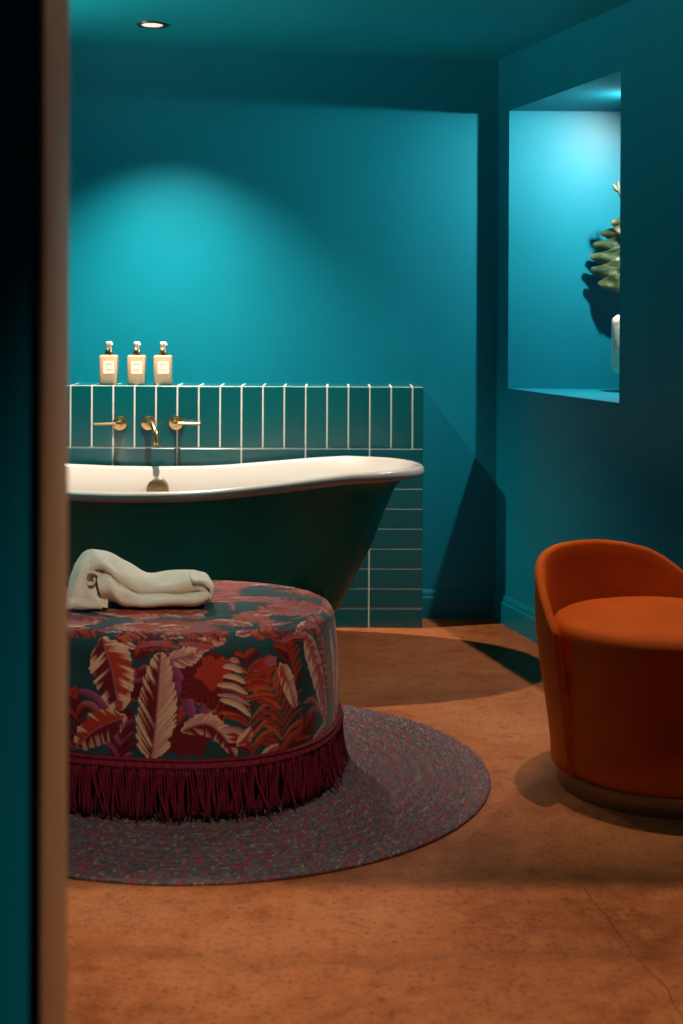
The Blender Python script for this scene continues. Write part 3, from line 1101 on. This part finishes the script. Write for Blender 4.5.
# hanging cords
mb = MB()
rs2 = random.Random(5)
ncord = 520
sway_prev = 0.0
for i in range(ncord):
    s = OL * i / ncord
    t = float(np.interp(s, ds, tt))
    x, y = oplan(t, -.008 + rs2.uniform(-.002, .003))
    x2, y2 = oplan(t + .01, -.008)
    tv = Vector((x2 - x, y2 - y, 0)).normalized()
    ov = Vector((tv.y, -tv.x, 0))
    cl = math.sin(s * 61) * .004 + math.sin(s * 143 + 1) * .003
    sway = cl + rs2.gauss(0, .0025)
    outw = max(0.0, rs2.gauss(.003, .005))
    if rs2.random() < .12:
        sway += rs2.choice((-1, 1, 1)) * rs2.uniform(.015, .04); outw += rs2.uniform(.005, .03)
    zt = OZB - .008
    zb = RT + .004 + rs2.uniform(0, .012)
    pts = []
    for k in range(7):
        q = k / 6
        z = zt + (zb - zt) * q
        w = q ** 1.8
        pts.append(Vector((x, y, z)) + tv * (sway * w + .003 * math.sin(q * 6 + i)) + ov * (outw * w))
    mb.tube(pts, [.0024, .0026, .0026, .0027, .0028, .0030, .0022], 6)
fr = mb.build('fringe', M['fringe'], ott, True, None)
fr['kind'] = 'stuff'

# ------------------------------------------------------------------ towel
TY = 3.83
ZTW = OZT + .0205
def loft_cloth(mb, rows, thick, seed=0, wr=.0022, per=6):
    """cloth lofted through rows of (depth offset, points seen at that depth), wrinkled and given thickness"""
    R3 = []
    for dy_, pts in rows:
        r_ = []
        for px, py in pts:
            p = P(px, py, TY + dy_)
            r_.append(Vector((p.x, p.y, max(p.z, ZTW))))
        R3.append(catmull(r_, per))
    n = len(R3[0])
    cols = [catmull([r[i] for r in R3], per) for i in range(n)]
    m_ = len(cols[0])
    V = [[cols[i][j] for i in range(n)] for j in range(m_)]
    N = []
    for j in range(m_):
        row_ = []
        for i in range(n):
            a = V[j][min(i + 1, n - 1)] - V[j][max(i - 1, 0)]
            b = V[min(j + 1, m_ - 1)][i] - V[max(j - 1, 0)][i]
            nn = a.cross(b)
            row_.append(nn.normalized() if nn.length > 1e-9 else Vector((0, -1, 0)))
        N.append(row_)
    top, bot = [], []
    for j in range(m_):
        for i in range(n):
            w = math.sin(i * .33 + j * .21 + seed) * math.sin(j * .45 + seed * 1.7) + .6 * math.sin(i * .7 - j * .35 + seed * 3)
            c = V[j][i] + N[j][i] * (wr * w)
            q = c + N[j][i] * thick * .5; q.z = max(q.z, ZTW - .004); top.append(q)
            q = c - N[j][i] * thick * .5; q.z = max(q.z, ZTW - .004); bot.append(q)
    K_ = n * m_
    f = []
    for j in range(m_ - 1):
        for i in range(n - 1):
            a = j * n + i
            f.append((a, a + 1, a + 1 + n, a + n)); f.append((K_ + a + n, K_ + a + 1 + n, K_ + a + 1, K_ + a))
    for i in range(n - 1):
        f.append((i, K_ + i, K_ + i + 1, i + 1)); a = (m_ - 1) * n + i; f.append((a + 1, K_ + a + 1, K_ + a, a))
    for j in range(m_ - 1):
        a = j * n; f.append((a, a + n, K_ + a + n, K_ + a)); a = j * n + n - 1; f.append((a + n, a, K_ + a, K_ + a + n))
    mb.add(top + bot, f)
tw = MB()
sil = [(75, 568), (83, 555), (95, 550), (109, 554), (126, 563), (146, 573), (170, 572), (194, 572), (206, 579)]
def off(pts, dx, dy): return [(x + dx, y + dy) for x, y in pts]
# upper fold: from the back, over the ridge, down the front and tucked under
loft_cloth(tw, [(.11, off(sil, 0, 30)), (.085, off(sil, 0, 9)), (.03, sil),
                (-.02, [(77, 573), (86, 560), (97, 555), (111, 561), (128, 571), (148, 579), (172, 577), (196, 577), (207, 583)]),
                (-.050, [(80, 578), (90, 566), (100, 562), (114, 571), (130, 582), (150, 587), (173, 585), (197, 583), (207, 588)]),
                (-.052, [(84, 580), (94, 569), (102, 567), (117, 577), (133, 589), (152, 592), (174, 590), (197, 588), (205, 591)]),
                (-.030, [(87, 580), (97, 570), (104, 570), (119, 580), (135, 592), (153, 594), (175, 592), (196, 590), (203, 592)])], .009, 1)
# lower strap, swelling out in front and running to the right end
loft_cloth(tw, [(-.020, [(98, 577), (108, 575), (121, 584), (137, 594), (165, 595), (190, 594), (206, 592)]),
                (-.062, [(97, 579), (108, 577), (120, 586), (136, 595), (165, 596), (192, 595), (208, 592)]),
                (-.082, [(98, 586), (108, 585), (120, 594), (137, 600), (165, 600), (193, 599), (210, 594)]),
                (-.080, [(100, 594), (110, 594), (122, 602), (139, 606), (166, 605), (193, 603), (209, 599)]),
                (-.040, [(101, 600), (112, 600), (124, 606), (140, 608), (166, 607), (193, 605), (207, 601)])], .009, 3)
# rounded right end where the fold turns back
loft_cloth(tw, [(.085, [(190, 577), (203, 580), (208, 588), (206, 596), (196, 599)]),
                (.02, [(188, 573), (204, 575), (211, 586), (209, 597), (196, 602)]),
                (-.045, [(190, 578), (205, 579), (212, 588), (210, 598), (197, 604)]),
                (-.070, [(193, 583), (205, 583), (211, 590), (209, 599), (198, 604)])], .009, 5)
# left flap falling to its hem
loft_cloth(tw, [(.05, [(93, 551), (83, 556), (75, 568), (71, 580)]),
                (-.005, [(95, 552), (83, 558), (74, 571), (70, 583)]),
                (-.055, [(91, 566), (81, 570), (73, 580), (69, 590)]),
                (-.080, [(86, 582), (79, 585), (72, 592), (67, 598)]),
                (-.092, [(94, 597), (85, 598), (75, 600), (66, 602)]),
                (-.098, [(101, 605), (89, 606), (76, 606), (65, 607)]), (-.094, [(102, 611), (90, 611), (76, 611), (64, 612)])], .009, 7, .0016)
loft_cloth(tw, [(-.020, [(80, 572), (88, 574), (98, 576), (108, 582)]), (-.050, [(80, 583), (88, 586), (98, 588), (108, 592)]), (-.066, [(80, 590), (88, 595), (98, 597), (108, 601)]), (-.085, [(80, 598), (88, 602), (98, 603), (108, 606)]), (-.088, [(80, 606), (88, 607), (98, 607), (108, 608)])], .008, 13)
# rolled scroll inside the opening
sc_ = []
for k in range(15):
    a = -.6 + k * .52
    r_ = 3.2 + .42 * k
    sc_.append((91 + r_ * math.cos(a) * .9, 580 + r_ * math.sin(a)))
loft_cloth(tw, [(-.072, sc_), (-.045, off(sc_, 1, -1)), (.02, off(sc_, 4, -2))], .007, 9, .001, 3)
# the inner layers that fill the bundle
loft_cloth(tw, [(-.045, [(84, 604), (86, 585), (98, 575), (112, 582), (130, 594), (160, 597), (196, 596), (206, 603)]),
                (.03, [(80, 604), (84, 566), (97, 560), (112, 566), (130, 577), (160, 581), (196, 580), (206, 600)]),
                (.095, [(80, 600), (84, 584), (97, 570), (112, 576), (130, 584), (160, 586), (196, 586), (206, 598)])], .009, 11)
towel = tw.build('towel', M['towel'], None, True, None)
md = towel.modifiers.new('sub', 'SUBSURF'); md.levels = 1; md.render_levels = 1
tag(towel, 'crumpled cream towel lying folded on top of the printed ottoman', 'towel')

# ------------------------------------------------------------------ rust tub chair
CC = Vector((.878, 3.835))
ch = thing('tub_chair', 'rust orange velvet tub chair with low curved back on a bronze plinth', 'chair', (CC.x, CC.y, 0))
mb = MB()
mb.lathe([(.276, .048), (.284, .052), (.289, .07), (.293, .16), (.298, .28), (.302, .39), (.301, .422), (.294, .438), (.279, .447), (.245, .452), (.18, .456), (.09, .458), (.01, .459)], (CC.x, CC.y, 0), 'Z', 96)
mb.build('seat', M['rust'], ch, True, 70)
PH0 = math.radians(128)
tab = [(0, .609), (15, .607), (30, .596), (42, .579), (50, .556), (57, .526), (64, .491), (70, .456), (74, .43)]
def hback(d): return float(np.interp(abs(d), [a for a, _ in tab], [b for _, b in tab]))
def shell_ring(d):
    a = PH0 + math.radians(d)
    h = hback(d)
    ca, sa = math.cos(a), math.sin(a)
    ro = lambda z: .305 + .045 * smooth((z - .05) / .42) + .004 * (z > .5)
    sec = []
    Rr_ = .0125
    rt = ro(min(h - Rr_, .47)); ht = h - Rr_
    for q in (0, .02, .10, .22, .38, .54, .68, .80, .90, .96, 1.0):
        z = .052 + (ht - .052) * q
        sec.append((ro(min(z, .47)) - (.008 if q == 0 else 0), z))
    Rr = Rr_
    for q in range(1, 9):
        an = PI * q / 8
        sec.append((rt - Rr + Rr * math.cos(an), ht + Rr * math.sin(an)))
    zi = ht - .03
    for q in (0, .3, .6, .85): sec.append((ro(min(zi, .47)) - 2 * Rr - .001 if q == 0 else ro(min(zi * (1 - q) + .052 * q, .47)) - 2 * Rr - .001, zi * (1 - q) + .052 * q))
    sec.append((.282, .052))
    zz = [(r, z) for r, z in sec]
    return [Vector((CC.x + r * ca, CC.y + r * sa, z)) for r, z in zz]
mb = MB()
ds_ = list(np.linspace(-74, 74, 75))
mb.rings([shell_ring(d) for d in ds_])
mb.build('backrest', M['rust'], ch, True, 55)
# plinth
mb = MB()
mb.lathe([(.282, .0), (.286, .002), (.288, .006), (.288, .044), (.286, .050), (.27, .051)], (CC.x, CC.y, 0), 'Z', 96)
tag(mb.build('plinth', M['bronze'], ch), 'brushed bronze plinth ring')

# ------------------------------------------------------------------ vase and leaf in the alcove
VY = 5.56
vl = P(611.8, 340, VY)
VR = .105
vc = (vl.x + VR, VY, OZ0)
zt_, zb_ = P(612, 314, VY).z, P(612, 371, VY).z
vs_ = thing('vase', 'speckled cream plaster vase standing on the alcove sill, mostly hidden by the wall edge', 'vase', vc)
mb = MB()
h0, h1 = zb_ - OZ0, zt_ - OZ0
mb.lathe([(.045, 0), (.050, .004), (.050, .02), (.062, h0 - .022), (.088, h0 - .006), (.101, h0 + .006), (.1045, h0 + .02), (VR, h0 + .10), (VR, h1 - .035), (.100, h1 - .016), (.085, h1 - .004), (.05, h1 + .003), (.04, h1 + .002), (.036, h1 - .02), (.034, h1 - .08)], vc, 'Z', 56)
mb.build('vase_body', M['vase'], vs_, True, 50)
def leaf_blade(mb, base, tip, width, nrm_, cuts=6, droop=.0, n=84):
    base, tip, nrm_ = Vector(base), Vector(tip), Vector(nrm_).normalized()
    d = (tip - base); L = d.length; d.normalize()
    sdir = d.cross(nrm_).normalized()
    rows = []
    for i in range(n + 1):
        t = i / n
        w = width * (math.sin(PI * (0.04 + .955 * t) ** 1.35)) ** .7
        cut = .5 + .5 * math.cos(2 * PI * cuts * t)
        notch = 1 - .50 * (cut ** 2.2) * (0 if t < .1 else 1)
        c = base + d * (L * t) + nrm_ * (-.03 * t * t)
        row = []
        for k in range(-4, 5):
            u_ = k / 4
            lag = d * (abs(u_) * .050 * (1 - .3 * t)) 
            row.append(c + sdir * (u_ * w * (notch if abs(u_) > .35 else 1)) + lag + nrm_ * (-.028 * u_ * u_ + .005 * math.sin(u_ * 4 + t * 44)))
        rows.append(row)
    vs = [p for r in rows for p in r]
    back = [p - nrm_ * .0016 for p in vs]
    m_ = 9; N_ = len(vs)
    fs = []
    for i in range(n):
        for k in range(m_ - 1):
            a = i * m_ + k
            fs.append((a, a + 1, a + m_ + 1, a + m_)); fs.append((N_ + a + m_, N_ + a + m_ + 1, N_ + a + 1, N_ + a))
    for i in range(n):
        a = i * m_; fs.append((a, a + m_, N_ + a + m_, N_ + a)); a = i * m_ + m_ - 1; fs.append((a + m_, a, N_ + a, N_ + a + m_))
    for k in range(m_ - 1):
        fs.append((k, N_ + k, N_ + k + 1, k + 1)); a = n * m_ + k; fs.append((a + 1, N_ + a + 1, N_ + a, a))
    mb.add(vs, fs)
LY = 5.69
pb, ptp = P(640, 200, LY), P(596, 276, LY)
pl = thing('cut_leaf_stem', 'variegated monstera leaf stem standing in the speckled vase', 'plant', (vc[0], vc[1], OZ0 + h1))
mb = MB()
leaf_blade(mb, (P(637, 193, LY).x, LY + .01, P(637, 193, LY).z), (P(611, 284, LY).x, LY - .012, P(611, 284, LY).z), .120, (-.25, -1, .15), 7)
mb.build('leaf', M['leaf'], pl, True, None)
mb = MB()
a0 = Vector((vc[0], vc[1], OZ0 + h1 - .06))
lj = Vector((P(634, 196, LY).x, LY + .008, P(634, 196, LY).z))
mb.tube(catmull([a0, a0 + Vector((.01, .02, .15)), a0 + Vector((.05, .08, .33)), lj + Vector((.02, 0, .04)), lj], 8), .005, 8)
mb.build('stem', M['stem'], pl, True, None)
mb = MB()
q0 = P(622, 205, 5.62); q1 = P(613.2, 183, 5.62)
mb.tube(catmull([a0 + Vector((0.012, 0, .0)), a0 + Vector((.03, .01, .3)), (q0.x + .03, 5.62, q0.z - .08), (q0.x, 5.62, q0.z + .03), (q1.x + .006, 5.62, q1.z - .018), (q1.x, 5.62, q1.z)], 8), [.005] * 26 + [.0048, .005, .0065, .008, .0085, .009, .0085, .007, .006, .005, .004, .003, .0025, .002, .0015][:15], 8)
q2 = P(617.6, 179, 5.62); q3 = P(619, 191, 5.62)
mb.tube(catmull([(q3.x + .012, 5.62, q3.z - .03), (q3.x + .001, 5.62, q3.z), (q2.x, 5.62, q2.z)], 6), [.006] * 6 + [.0075, .008, .007, .005, .0035, .0025, .001], 8)
mb.build('young_leaf', M['drytip'], pl, True, None)

# ------------------------------------------------------------------ lamps
def K(t):
    return {2700: (1.0, .63, .34), 3000: (1.0, .71, .45), 3500: (1.0, .80, .62), 4000: (1.0, .87, .75)}[t]


def downlight(loc, label, group=None, tilt=(0, 0)):
    t = thing('recessed_downlight', label, 'ceiling light', loc, group)
    x, y, z = loc
    mb = MB()
    mb.lathe([(.0405, -.002), (.0415, -.0045), (.052, -.0065), (.0585, -.0055), (.060, -.001), (.060, .004), (.0405, .004)], loc, 'Z', 48, False, False)
    tag(mb.build('trim_ring', M['black'], t, True, 40), 'black trim ring')
    mb = MB(); mb.lathe([(.0415, .0), (.0415, -.003), (.039, -.0040), (.01, -.0042)], loc, 'Z', 40)
    mb.build('diffuser', M['lampface'], t, True, 40)
    return t


def spot(name, loc, target, power, angle, blend, col, radius=.022):
    l = bpy.data.lights.new(name, 'SPOT')
    l.energy = power; l.spot_size = math.radians(angle); l.spot_blend = blend; l.color = col; l.shadow_soft_size = radius
    o = bpy.data.objects.new(name, l)
    COL.objects.link(o)
    o.location = loc
    d = Vector(target) - Vector(loc)
    o.rotation_euler = d.to_track_quat('-Z', 'Y').to_euler()
    return o


# bath lamp
dx, dy = unroll(152.3, 24.2)
Yl = F * (zc(-.72) - CAMH) / -dy
bl = (dx / F * Yl, Yl, zc(dx / F * Yl))
WARM = (1.0, .82, .64)
downlight(bl, 'small black-rimmed downlight in the ceiling above the bath taps')
spot('bath_lamp', (bl[0], bl[1], bl[2] - .014), (bl[0], bl[1], 0), 345, 101, 1.0, WARM)
# alcove lamp, an adjustable head turned towards the bath
al_ = (1.155, 5.335, OZ1)
downlight(al_, 'black-rimmed downlight in the alcove soffit above the vase')
spot('alcove_lamp', (al_[0], al_[1], al_[2] - .0075), (al_[0] - .60, al_[1] + .15, al_[2] - .65), 150, 170, 1.0, (1.0, .89, .80), .018)
# corridor lamps behind the doorway
for i, (x, y, e, lab) in enumerate(((.95, .650, 25, 'corridor downlight nearest the camera, before the doorway'), (.70, .770, 400, 'corridor downlight closest to the doorway lintel'))):
    downlight((x, y, 2.42), lab)
    spot('corridor_lamp', (x, y, 2.40), (x - .45, y + 1.7, 0), e, 68, .6, WARM, .006)
# lamp over the chair, then a fill lamp added inside the doorway
downlight((.72, 4.02, zc(.72)), 'black-rimmed downlight in the ceiling over the rust chair')
spot('chair_lamp', (.72, 4.02, zc(.72) - .014), (.84, 3.86, 0), 108, 42, 1.0, WARM)
downlight((-.10, 1.90, zc(-.10)), 'added black-rimmed fill downlight in the ceiling just inside the doorway')
spot('ottoman_fill', (-.10, 1.90, zc(-.10) - .014), (-.50, 3.50, 0), 118, 54, .9, WARM)  # added and unseen, lifts the front of the ottoman
# unseen uplighter on the left wall, added to brighten ceiling and right wall
sl = (XL + .11, 4.25, 1.72)
t = thing('fill_sconce', 'added bronze bowl fill light shining up on the unseen left teal wall', 'wall light', sl)
mb = MB(); mb.lathe([(.012, -.060), (.045, -.052), (.078, -.025), (.092, .012), (.095, .045), (.091, .045), (.086, .012), (.072, -.020), (.040, -.044), (.008, -.050)], sl, 'Z', 40)
mb.build('bowl_shade', M['bronze'], t)
mb = MB(); mb.tube([(XL + .004, 4.25, 1.66), (XL + .05, 4.25, 1.655), (XL + .10, 4.25, 1.664)], .011, 12)
mb.build('arm', M['bronze'], t)
mb = MB(); mb.lathe([(.055, -.004), (.055, .0), (.048, .008), (.01, .010)], (XL, 4.25, 1.66), 'X', 32)
mb.build('back_plate', M['bronze'], t)
spot('sconce_fill', (sl[0], sl[1], sl[2] + .02), (sl[0] + 2.0, sl[1] + .1, sl[2] + 1.3), 460, 122, 1.0, (1.0, .86, .72), .04)
downlight((.62, 1.66, zc(.62)), 'added fill downlight in the ceiling aimed at the door jamb')
spot('jamb_fill', (.62, 1.66, zc(.62) - .014), (-.24, 1.22, 1.45), 42, 44, .8, WARM)  # extra unseen lamp, added to light the upper timber of the jamb
